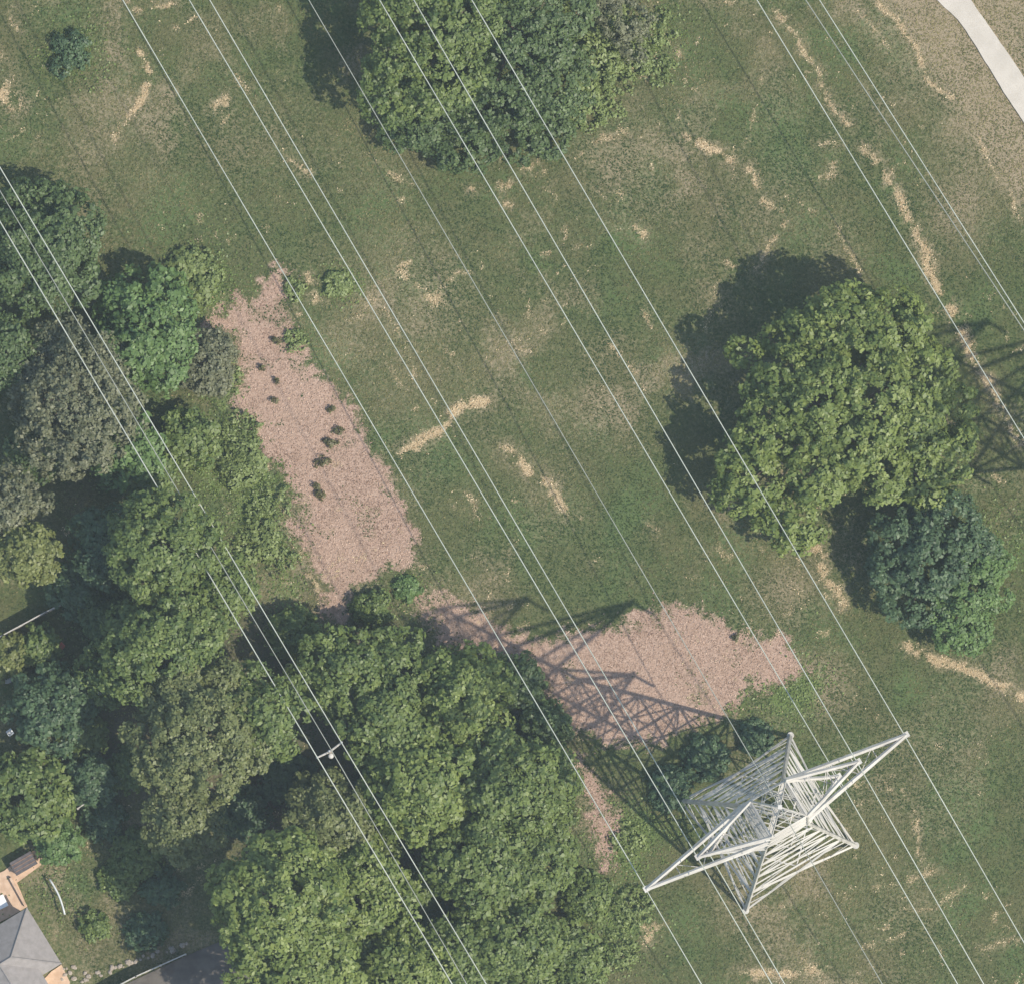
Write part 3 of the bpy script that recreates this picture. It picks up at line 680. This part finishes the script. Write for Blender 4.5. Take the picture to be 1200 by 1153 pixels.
wood(125, 640, 48, 7.0, 'blue', 'dark shaded tree between the tall green tree and the yellow green tree', 213, leaf=.27)
wood(258, 692, 46, 8.8, 'mid', 'green tree over the pole wires next to the tall green tree', 214, leaf=.27, clump=.7)
wood(190, 755, 74, 13.0, 'mid', 'broad green tree in the heart of the wood above the olive tree', 215, leaf=.27, clump=.7)
wood(235, 855, 84, 13.5, 'olive', 'broad olive green tree with a lobe hanging over the shaded lawn', 216, leaf=.25, clump=.65)
wood(215, 965, 46, 10.5, 'olive', 'rounded olive tree jutting over the shaded lawn', 217, leaf=.25, clump=.65)
wood(305, 835, 56, 11.5, 'mid', 'green tree between the olive tree and the wooden pole', 218, leaf=.28)
wood(400, 790, 54, 8.5, 'mid', 'green tree at the tip of the mulched clearing', 219, leaf=.28, clump=.7)
wood(465, 785, 50, 7.5, 'mid', 'green tree at the wood edge close to the tower shadow tip', 220, leaf=.28, clump=.7)
wood(545, 815, 62, 9.0, 'bright', 'yellowish green tree beside the tower shadow', 221, leaf=.30)
wood(450, 850, 58, 9.5, 'mid', 'green tree on the grass side of the wooden pole', 222, leaf=.30)
wood(490, 920, 66, 10.5, 'bright', 'bright bumpy crowned tree beside the three pole wires', 223, leaf=.32)
wood(590, 920, 66, 9.5, 'mid', 'green tree one crown in from the tan dirt strip', 224, leaf=.30)
wood(638, 912, 40, 6.5, 'mid', 'smaller green tree on the tan dirt strip beside the tower shadow', 225, leaf=.28, clump=.65)
wood(385, 960, 54, 9.0, 'olive', 'dull green tree below the wooden pole crossed by the wires', 226, leaf=.27)
wood(322, 1058, 84, 19.0, 'bright', 'large yellow green tree shading the back lawn', 227, leaf=.32)
wood(420, 1050, 74, 9.8, 'bright', 'large yellow green tree leaning to the pole wires', 228, leaf=.32)
wood(348, 1150, 80, 17.0, 'bright', 'yellow green tree beside the end of the board fence', 229, leaf=.30)
wood(470, 1145, 60, 9.0, 'bright', 'yellow green tree beneath the pole wires', 230, leaf=.30)
wood(565, 1010, 64, 9.0, 'mid', 'bushy green tree with dark hollows beside the pole wires', 231, leaf=.30)
wood(625, 1000, 54, 7.5, 'mid', 'green tree bordering the grass strip by the outermost tower conductor', 232, leaf=.29, clump=.7)
wood(600, 1095, 66, 7.5, 'mid', 'broad low green tree near the lush grass patch', 233, leaf=.27, clump=.7)
wood(665, 1125, 46, 3.0, 'mid', 'low bushy growth beside the lush grass patch', 234, 'shrub', 'leafy_shrub', leaf=.26, clump=.6, per=28)
wood(688, 1050, 28, 1.8, 'mid', 'low shrub near the tip of the longest crossarm', 235, 'shrub', 'leafy_shrub', leaf=.25, clump=.55, per=28)
wood(540, 1120, 48, 7.0, 'mid', 'green tree filling the gap beside the pole wires', 236, leaf=.28)
wood(600, 800, 34, 3.2, 'dark', 'dark low bush along the edge of the tower shadow', 237, 'shrub', 'leafy_shrub', leaf=.25, clump=.55)
wood(640, 850, 30, 3.0, 'dark', 'dark low bush where the tower shadow meets the wood', 238, 'shrub', 'leafy_shrub', leaf=.25, clump=.55)
wood(437, 712, 22, 1.8, 'mid', 'small green bush at the foot of the mulched clearing', 239, 'shrub', 'leafy_shrub', leaf=.24, clump=.5)
wood(478, 690, 14, .7, 'fresh', 'tiny fresh green bush between the two mulched clearings', 240, 'shrub', 'leafy_shrub', leaf=.22, clump=.45)
wood(395, 332, 15, .5, 'weed', 'bright green bush beside the narrow head of the mulched clearing', 241, 'shrub', 'leafy_shrub', leaf=.2, clump=.4)
wood(60, 830, 50, 5.5, 'blue', 'shaded dark green tree in the cluttered back yard', 242, leaf=.27, clump=.65)
wood(30, 930, 55, 6.0, 'mid', 'green tree behind the patio with the dark storage box', 243, leaf=.32)
wood(70, 985, 28, 3.0, 'fresh', 'fresh green bush at the edge of the sunlit lawn', 244, 'shrub', 'leafy_shrub', leaf=.26, clump=.5)
wood(125, 790, 36, 5.0, 'mid', 'sparse green tree beside the cluttered yard', 245, leaf=.26, clump=.6, per=24)
wood(105, 915, 30, 3.5, 'blue', 'dark bush by the short board fence', 246, 'shrub', 'leafy_shrub', leaf=.24, clump=.5)
wood(10, 770, 26, 2.6, 'yellow', 'yellowish bush beside the round pale table', 247, 'shrub', 'leafy_shrub', leaf=.24, clump=.5)
wood(0, 410, 48, 8, 'dark', 'dark shaded tree at the edge of the wood between dark and grey crowns', 248, leaf=.26)
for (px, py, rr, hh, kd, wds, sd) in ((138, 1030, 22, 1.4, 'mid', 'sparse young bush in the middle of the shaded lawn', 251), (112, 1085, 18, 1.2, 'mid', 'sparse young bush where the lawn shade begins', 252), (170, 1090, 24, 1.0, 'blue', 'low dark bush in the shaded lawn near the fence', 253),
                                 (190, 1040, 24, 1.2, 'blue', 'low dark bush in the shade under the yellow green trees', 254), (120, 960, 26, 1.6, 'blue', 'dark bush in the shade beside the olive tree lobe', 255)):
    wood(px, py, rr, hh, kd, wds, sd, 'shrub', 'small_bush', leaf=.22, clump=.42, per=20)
for (px, py, rr, hh, wds, sd) in ((785, 925, 26, 1.2, 'dark leafy clump standing for shadow at the tower foot on the woodland side', 261), (828, 887, 26, 1.1, 'dark leafy clump standing for shadow between the feet of the lattice tower on the clearing side', 262), (884, 864, 20, 1.2, 'dark leafy clump standing for shadow beside the tower leg nearest the mulched clearing', 263)):  # dark leaves here stand for the shadowy blobs around the tower foot
    tree(auto(px, py, rr, hh, sd), 'blue', wds, 'shrub', 'small_bush', 'shadow dark clumps at the tower foot', sd, leaf=.22, clump=.42, per=30)
for n_, (px, py, rr, hh, kd, wds) in enumerate((
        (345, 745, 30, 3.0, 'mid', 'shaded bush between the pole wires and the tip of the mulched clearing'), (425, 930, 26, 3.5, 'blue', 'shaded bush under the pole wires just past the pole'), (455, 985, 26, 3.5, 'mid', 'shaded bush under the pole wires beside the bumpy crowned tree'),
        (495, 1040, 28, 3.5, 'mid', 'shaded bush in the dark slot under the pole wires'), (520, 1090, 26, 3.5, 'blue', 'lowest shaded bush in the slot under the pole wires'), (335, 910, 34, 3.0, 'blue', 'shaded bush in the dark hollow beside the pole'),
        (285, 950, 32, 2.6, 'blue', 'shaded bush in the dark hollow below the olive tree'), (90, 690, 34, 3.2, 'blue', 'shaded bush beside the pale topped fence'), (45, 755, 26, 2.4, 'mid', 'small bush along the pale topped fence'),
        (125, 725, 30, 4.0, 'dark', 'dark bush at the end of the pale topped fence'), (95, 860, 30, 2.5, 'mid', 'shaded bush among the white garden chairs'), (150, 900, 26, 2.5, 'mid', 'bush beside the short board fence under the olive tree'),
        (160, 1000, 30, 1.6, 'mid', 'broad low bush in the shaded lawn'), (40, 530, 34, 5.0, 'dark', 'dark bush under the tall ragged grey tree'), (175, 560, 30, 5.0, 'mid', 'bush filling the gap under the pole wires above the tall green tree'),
        (265, 445, 20, .9, 'fresh', 'low weeds bush beside the grey green bush at the mulch'), (282, 505, 24, 1.0, 'fresh', 'low weeds bush along the side of the mulch'), (312, 590, 26, .9, 'yellow', 'low yellow green weeds bush along the side of the mulch'), (330, 655, 22, .8, 'mid', 'low weeds bush near the foot of the mulch'),
        (735, 985, 22, .8, 'fresh', 'low weeds bush beside the tan dirt strip'), (742, 1065, 26, .9, 'yellow', 'low yellow green weeds bush near the longest crossarm tip'), (722, 1115, 26, 1.4, 'fresh', 'low weeds bush in the lush grass patch'), (655, 955, 22, 2.0, 'mid', 'low bush at the wood edge beside the tan dirt strip'),
        (738, 62, 24, .9, 'fresh', 'low fresh growth spreading from the thicket'), (765, 35, 26, .8, 'yellow', 'low yellow green growth spreading from the thicket'), (705, 125, 26, .9, 'fresh', 'low fresh growth at the thicket corner'), (775, 85, 18, .5, 'fresh', 'outermost low growth spreading from the thicket'),
        (345, 340, 12, .5, 'mid', 'small weeds at the narrow head of the mulch'), (345, 400, 14, .5, 'mid', 'small weeds reaching into the mulch from the grass'), (230, 315, 30, 1.2, 'fresh', 'low fresh growth running from the fresh green tree to the grass'))):
    if hh < 1.5: wood(px, py, rr, hh * .5, 'weed', wds, 400 + n_, 'shrub', 'leafy_shrub', leaf=.2, clump=.4, per=10, dens=.6)
    else: wood(px, py, rr, hh, kd, wds, 400 + n_, 'shrub', 'leafy_shrub', leaf=.24, clump=.48, per=22)
SAP = ((397, 505, 7, 'dark sapling in the mulch, end of the row facing the grass'), (387, 520, 8, 'dark sapling in the mulch, second of the row from the grass end'), (379, 540, 10, 'widest dark sapling in the mulch row'), (371, 569, 5, 'tiny dark sapling beside the twin saplings in the mulch'), (375, 578, 8, 'twin sapling at the far end of the mulch row'),
       (322, 470, 5, 'small lone sapling in the upper mulch'), (307, 431, 3.5, 'tiny sapling in the upper mulch near the weeds'), (324, 446, 3, 'tiny sapling beside the small lone sapling in the mulch'), (389, 479, 4, 'tiny sapling at the grass edge of the mulch'), (323, 400, 5, 'small plant near the narrow head of the mulch'), (863, 748, 5, 'small dark plant on the second mulched clearing'))
for i, (px, py, rr, wds) in enumerate(SAP):
    rr *= .85
    tree([(px, py, rr * .55, .3, .28), (px - rr * random.uniform(.3, .9), py + rr * random.uniform(-.6, .6), rr * .36, .2, .2), (px + rr * random.uniform(.2, .8), py - rr * random.uniform(-.6, .6), rr * .42, .25, .22)], 'sapling', wds, 'sapling', 'sapling', 'saplings planted in the mulch', 300 + i, leaf=.14, clump=.2, per=9, trunk=.02)

# ------------------------------------------------------------------ house and yard at the corner
ROOFM = simple('grey_shingle', (0.235, 0.215, 0.205), (0.29, 0.265, 0.255), 2.0, 0.9, bump=.3)
WALLM = simple('cream_render', (0.55, 0.49, 0.42), (0.64, 0.58, 0.5), 1.2, 0.85)
PATIOM = simple('terracotta_patio', (0.46, 0.31, 0.21), (0.60, 0.43, 0.31), 1.4, .9, bump=.3)
WHITE = simple('white_paint', (0.76, 0.76, 0.75), (0.84, 0.84, 0.82), 2.0, .5)
DARKM = simple('dark_lid', (0.07, 0.06, 0.065), (0.12, 0.105, 0.105), 3.0, .6)
BRICKM = simple('brown_brick', (0.24, 0.14, 0.09), (0.34, 0.2, 0.13), 4.0, .9)
METAL = simple('pale_metal', (0.55, 0.57, 0.57), (0.66, 0.67, 0.66), 2.0, .4)
RED = simple('red_plastic', (0.38, 0.09, 0.05), (0.5, 0.14, 0.08), 3.0, .5)
YARD = simple('shade_dark_drive', (0.075, 0.066, 0.06), (0.13, 0.115, 0.10), 0.8, .9)  # paved drive, its colour darkened to stand for the tree shade over it
def Z(zx, zy, h=0): return P(zx / 6.0, 980 + zy / 6.0, h)
EAVE, RIDGE = 2.9, 4.7
c1 = Z(190, 498, EAVE); c2 = Z(432, 892, EAVE)
hb = (c1 + c2) / 2; hb.z = 0
house = empty('house', hb, 'house with a grey hipped shingle roof beside the terracotta patio', 'house')
e1 = (c2 - c1); e1.z = 0; wid = e1.length; e1.normalize(); e2 = Vector((e1.y, -e1.x, 0))   # e2 points away from the wood
if e2.x > 0: e2 = -e2
def HL(a, b, z): return (e1 * (a - wid / 2) + e2 * b + Vector((0, 0, z)))   # local to hb
LEN = 12.0
r0 = HL(wid * .53, 3.4, RIDGE); r1 = HL(wid * .53, LEN - 3.0, RIDGE)
A_, B_, C_, D_ = HL(0, 0, EAVE), HL(wid, 0, EAVE), HL(wid, LEN, EAVE), HL(0, LEN, EAVE)
def slab(name, pts, th=.14, parent=house):
    pts = [Vector(p) for p in pts]; n_ = len(pts); nrm = (pts[1] - pts[0]).cross(pts[2] - pts[0]).normalized()
    if nrm.z < 0: pts = pts[::-1]; nrm = -nrm
    m = MB(); m.add(pts + [p - nrm * th for p in pts], [tuple(range(n_)), tuple(range(2 * n_ - 1, n_ - 1, -1))] + [(i, n_ + i, n_ + (i + 1) % n_, (i + 1) % n_) for i in range(n_)])
    return m.build(name, ROOFM, parent)
slab('roof_plane', [A_, B_, r0]); slab('roof_plane', [B_, C_, r1, r0]); slab('roof_plane', [C_, D_, r1]); slab('roof_plane', [D_, A_, r0, r1])
# cross wing towards the street side
wr0 = HL(wid * .5, 4.6, RIDGE + .02); wr1 = HL(wid + 3.6, 4.6, RIDGE + .02)
slab('roof_plane', [wr0, wr1, HL(wid + 3.6, 1.9, EAVE + .4), HL(wid * .86, 1.9, EAVE + .4)]); slab('roof_plane', [wr1, wr0, HL(wid * .86, 7.3, EAVE + .4), HL(wid + 3.6, 7.3, EAVE + .4)])
for p_, q_ in ((A_, r0), (B_, r0), (r0, r1), (wr0, wr1)):
    m = MB(); m.tube([Vector(p_) + Vector((0, 0, .02)), Vector(q_) + Vector((0, 0, .02))], .07, 6); m.build('ridge_cap', ROOFM, house)
m = MB(); rz = math.atan2(e1.y, e1.x); c_ = HL(wid / 2, LEN / 2, 1.35)
m.box(c_, (wid - .8, LEN - .8, 3.0), rz); m.build('wall', WALLM, house)
m = MB(); c_ = HL(wid + 1.4, 4.6, 1.35); m.box(c_, (3.6, 4.7, 3.2), rz); m.build('wall', WALLM, house)
m = MB(); c_ = HL(wid * .35, 6.4, RIDGE - .2); m.box(c_, (.6, .6, 1.4), rz); m.build('chimney', BRICKM, house)
# patio slabs
def flat(name, pts, z, mat, label, cat, kind='structure'):
    m = MB(); n_ = len(pts); vv = [(*gpx(*p), z) for p in pts] + [(*gpx(*p), -.2) for p in pts]
    m.add(vv, [tuple(range(n_ - 1, -1, -1)), tuple(range(n_, 2 * n_))] + [(i, (i + 1) % n_, n_ + (i + 1) % n_, n_ + i) for i in range(n_)])
    return tag(m.build(name, mat), label, cat, kind=kind)
flat('patio', [(-40, 1040), (5, 1020), (20, 1008), (44, 994), (54, 1009), (20, 1034), (32, 1062), (10, 1075), (-40, 1100)], .15, PATIOM, 'terracotta paved patio beside the house', 'patio')
flat('patio', [(40, 1160), (60, 1138), (72, 1130), (82, 1150), (76, 1180), (40, 1180)], .146, PATIOM, 'terracotta paved corner below the house eave', 'patio')
flat('driveway', [(100, 1180), (140, 1156), (222, 1118), (300, 1085), (330, 1110), (330, 1180)], .13, YARD, 'paved drive with tree shade in its dark colour under the yellow green trees', 'driveway')
# storage box
sb = Z(170, 190); sb.z = .15
box_ = empty('storage_box', sb, 'dark lidded garden storage box on the terracotta patio', 'storage box', rz=math.radians(30))
MB().box((0, 0, .45), (2.0, 1.15, .9)).build('body', BRICKM, box_); m = MB().box((0, 0, .95), (2.15, 1.3, .1), 0, .97); m.build('lid', DARKM, box_)
for yy in (-.33, 0, .33): MB().box((0, yy, 1.015), (1.95, .05, .03)).build('lid_rib', BRICKM, box_)
# raised bar
ba, bb = Z(350, 300, 1.0), Z(455, 545, 1.0)
br = empty('raised_rail', ((ba.x + bb.x) / 2, (ba.y + bb.y) / 2, 0), 'slim pale curved rail raised on posts over the sunlit lawn', 'rail')
pts = []
for i in range(9):
    t = i / 8; p = ba.lerp(bb, t) - br.location; p += Vector((.16, .07, 0)) * math.sin(t * math.pi); p.z = 1.0; pts.append(p)
MB().tube(pts, .085, 6).build('rail', METAL, br, True)
for p in (pts[0], pts[4], pts[8]): MB().tube([(p.x, p.y, -.25), (p.x, p.y, .98)], .04, 6).build('post', METAL, br)
# white garden table at the very edge, low wall of the patio
tw = Z(5, 465); tw.z = .15
tb = empty('garden_table', tw, 'white square garden table on the patio against the house', 'table', rz=.45)
MB().box((0, 0, .72), (1.1, 1.1, .05)).build('table_top', WHITE, tb)
for sx in (-1, 1):
    for sy in (-1, 1): MB().box((sx * .46, sy * .46, .36), (.06, .06, .68)).build('leg', WHITE, tb)
lw = Z(125, 385); 
m = MB(); a_, b_ = Z(75, 290), Z(185, 490); d = b_ - a_; m.box((a_ + b_) / 2 + Vector((0, 0, .2)), (d.length, .22, .75), math.atan2(d.y, d.x))
tag(m.build('low_wall', PATIOM), 'low cream wall along the patio edge', 'wall')
# fences
def fence(pts, h, mat, label, board_h=.12):
    pp = [Vector((*gpx(*p), 0)) for p in pts]; root = empty('board_fence', pp[0], label, 'fence', 'board fences of the yards')
    for a, b in zip(pp[:-1], pp[1:]):
        nseg = max(1, int((b - a).length / 2.2)); 
        for i in range(nseg + 1):
            q = a.lerp(b, i / nseg) - pp[0]; MB().box((q.x, q.y, h / 2 - .1), (.12, .12, h + .3), math.atan2((b - a).y, (b - a).x)).build('post', mat, root)
        for i in range(nseg):
            p_, q_ = a.lerp(b, i / nseg) - pp[0], a.lerp(b, (i + 1) / nseg) - pp[0]; d = q_ - p_; rz = math.atan2(d.y, d.x); m = MB()
            nb = int(d.length / .16)
            for j in range(nb):
                c_ = p_.lerp(q_, (j + .5) / nb); m.box((c_.x, c_.y, h / 2), (.14, .03, h + random.uniform(-.05, .03)), rz)
            m.build('board_panel', mat, root)
            c_ = (p_ + q_) / 2; MB().box((c_.x, c_.y, h + .04), (d.length - .13, .10, .05), rz).build('top_rail', mat, root)
fence([(-30, 764), (5, 745), (55, 718), (98, 697)], 1.7, PALEWOOD, 'pale topped board fence in deep shade near the yellow green tree')
fence([(92, 948), (118, 930), (145, 912)], 1.6, PALEWOOD, 'short board fence between the dark bush and the olive tree')
fence([(118, 1166), (160, 1144), (218, 1118)], 1.5, PALEWOOD, 'board fence along the shade darkened paved drive')
# rubble edging beside the drive
def rock_mesh(seed):
    r = random.Random(seed); m = MB(); prof = []
    n_ = 7
    vv = []
    for k_, (rr, z) in enumerate(((.8, -.3), (1.0, 0), (.85, .35), (.4, .55))):
        for i in range(n_):
            t = 2 * math.pi * i / n_; q = rr * r.uniform(.8, 1.15); vv.append((q * math.cos(t), q * math.sin(t), z + r.uniform(-.06, .06)))
    fs = [(k_ * n_ + i, k_ * n_ + (i + 1) % n_, (k_ + 1) * n_ + (i + 1) % n_, (k_ + 1) * n_ + i) for k_ in range(3) for i in range(n_)] + [tuple(range(n_ - 1, -1, -1)), tuple(range(3 * n_, 4 * n_))]
    m.add(vv, fs); me = m.mesh('rock'); return me
STONE = simple('edging_stone', (0.25, 0.21, 0.17), (0.44, 0.38, 0.32), 2.0, .9)
RM = [rock_mesh(i) for i in range(4)]
for me in RM: me.materials.append(STONE)
rr_ = random.Random(5)
for i in range(46):
    t = rr_.random()
    if i < 34: px, py = 96 + t * 125, 1148 - t * 44 + rr_.uniform(-3, 3)
    else: px, py = 72 + t * 34, 1140 - t * 3 + rr_.uniform(-8, 8)
    q = gpx(px, py); s = rr_.choice((.12, .16, .2, .3)) * rr_.uniform(.8, 1.2)
    M = Matrix.Translation((q[0], q[1], gh(*q) + s * .2)) @ Matrix.Rotation(rr_.uniform(0, 6.3), 4, 'Z') @ Matrix.Diagonal((s, s * rr_.uniform(.7, 1), s, 1))
    o = add('edging_stone', RM[i % 4], None, None, M); tag(o, ('largest rough' if s > .27 else 'mid sized rough' if s > .17 else 'small rough') + (' edging stone between the shaded lawn and the paved drive' if i < 34 else ' stone on dry ground below the house eave'), 'stone', 'edging stones beside the drive')
# yard clutter among the trees
t_ = P(7, 790, .75); rt = empty('round_table', (t_.x, t_.y, gh(t_.x, t_.y)), 'round pale garden table in the cluttered back yard', 'table')
MB().lathe((0, 0, .70), [(.78, 0), (.82, .02), (.82, .06), (.78, .08)], 28).build('table_top', PALEWOOD, rt, True)
MB().lathe((0, 0, -.02), [(.35, 0), (.3, .06), (.06, .1), (.06, .70)], 14).build('pedestal', PALEWOOD, rt, True)
def chair(px, py, mat, label, rz):
    p = P(px, py, .5); ch = empty('garden_chair', (p.x, p.y, gh(p.x, p.y)), label, 'chair', 'garden chairs in the back yard', rz)
    MB().box((0, 0, .43), (.5, .5, .05)).build('seat', mat, ch); MB().box((0, .25, .72), (.5, .05, .55)).build('backrest', mat, ch)
    for sx in (-1, 1):
        for sy in (-1, 1): MB().box((sx * .21, sy * .2, .19), (.05, .05, .43)).build('leg', mat, ch)
        MB().box((sx * .25, 0, .64), (.06, .5, .04)).build('armrest', mat, ch)
chair(115, 812, WHITE, 'white garden chair beside the sparse green tree', .6); chair(12, 858, WHITE, 'white garden chair between the shaded dark tree and the wood', 2.2)
chair(74, 879, WHITE, 'white garden chair near the short board fence', 1.2); chair(8, 904, WHITE, 'white garden chair in front of the tree behind the patio', .2); chair(115, 902, WHITE, 'white garden chair in the shade by the board fence', 3.0)
chair(72, 757, RED, 'red garden chair in the shaded yard', .9)
print('leaf tris', TRIS[0], 'objects', len(bpy.data.objects))

# ------------------------------------------------------------------ air between the aircraft and the ground
hm = bpy.data.materials.new('pale_haze'); hm.use_nodes = True; nt = hm.node_tree; nt.nodes.clear()
out = nt.nodes.new('ShaderNodeOutputMaterial'); pv = nt.nodes.new('ShaderNodeVolumePrincipled')
pv.inputs['Color'].default_value = (0.74, 0.87, 1.0, 1); pv.inputs['Density'].default_value = 0.00008; pv.inputs['Anisotropy'].default_value = 0.0
nt.links.new(pv.outputs[0], out.inputs['Volume'])
m = MB().box((0, 0, 402), (3100, 3100, 806)); tag(m.build('haze', hm), 'thin pale summer haze in the air', 'haze', kind='stuff')
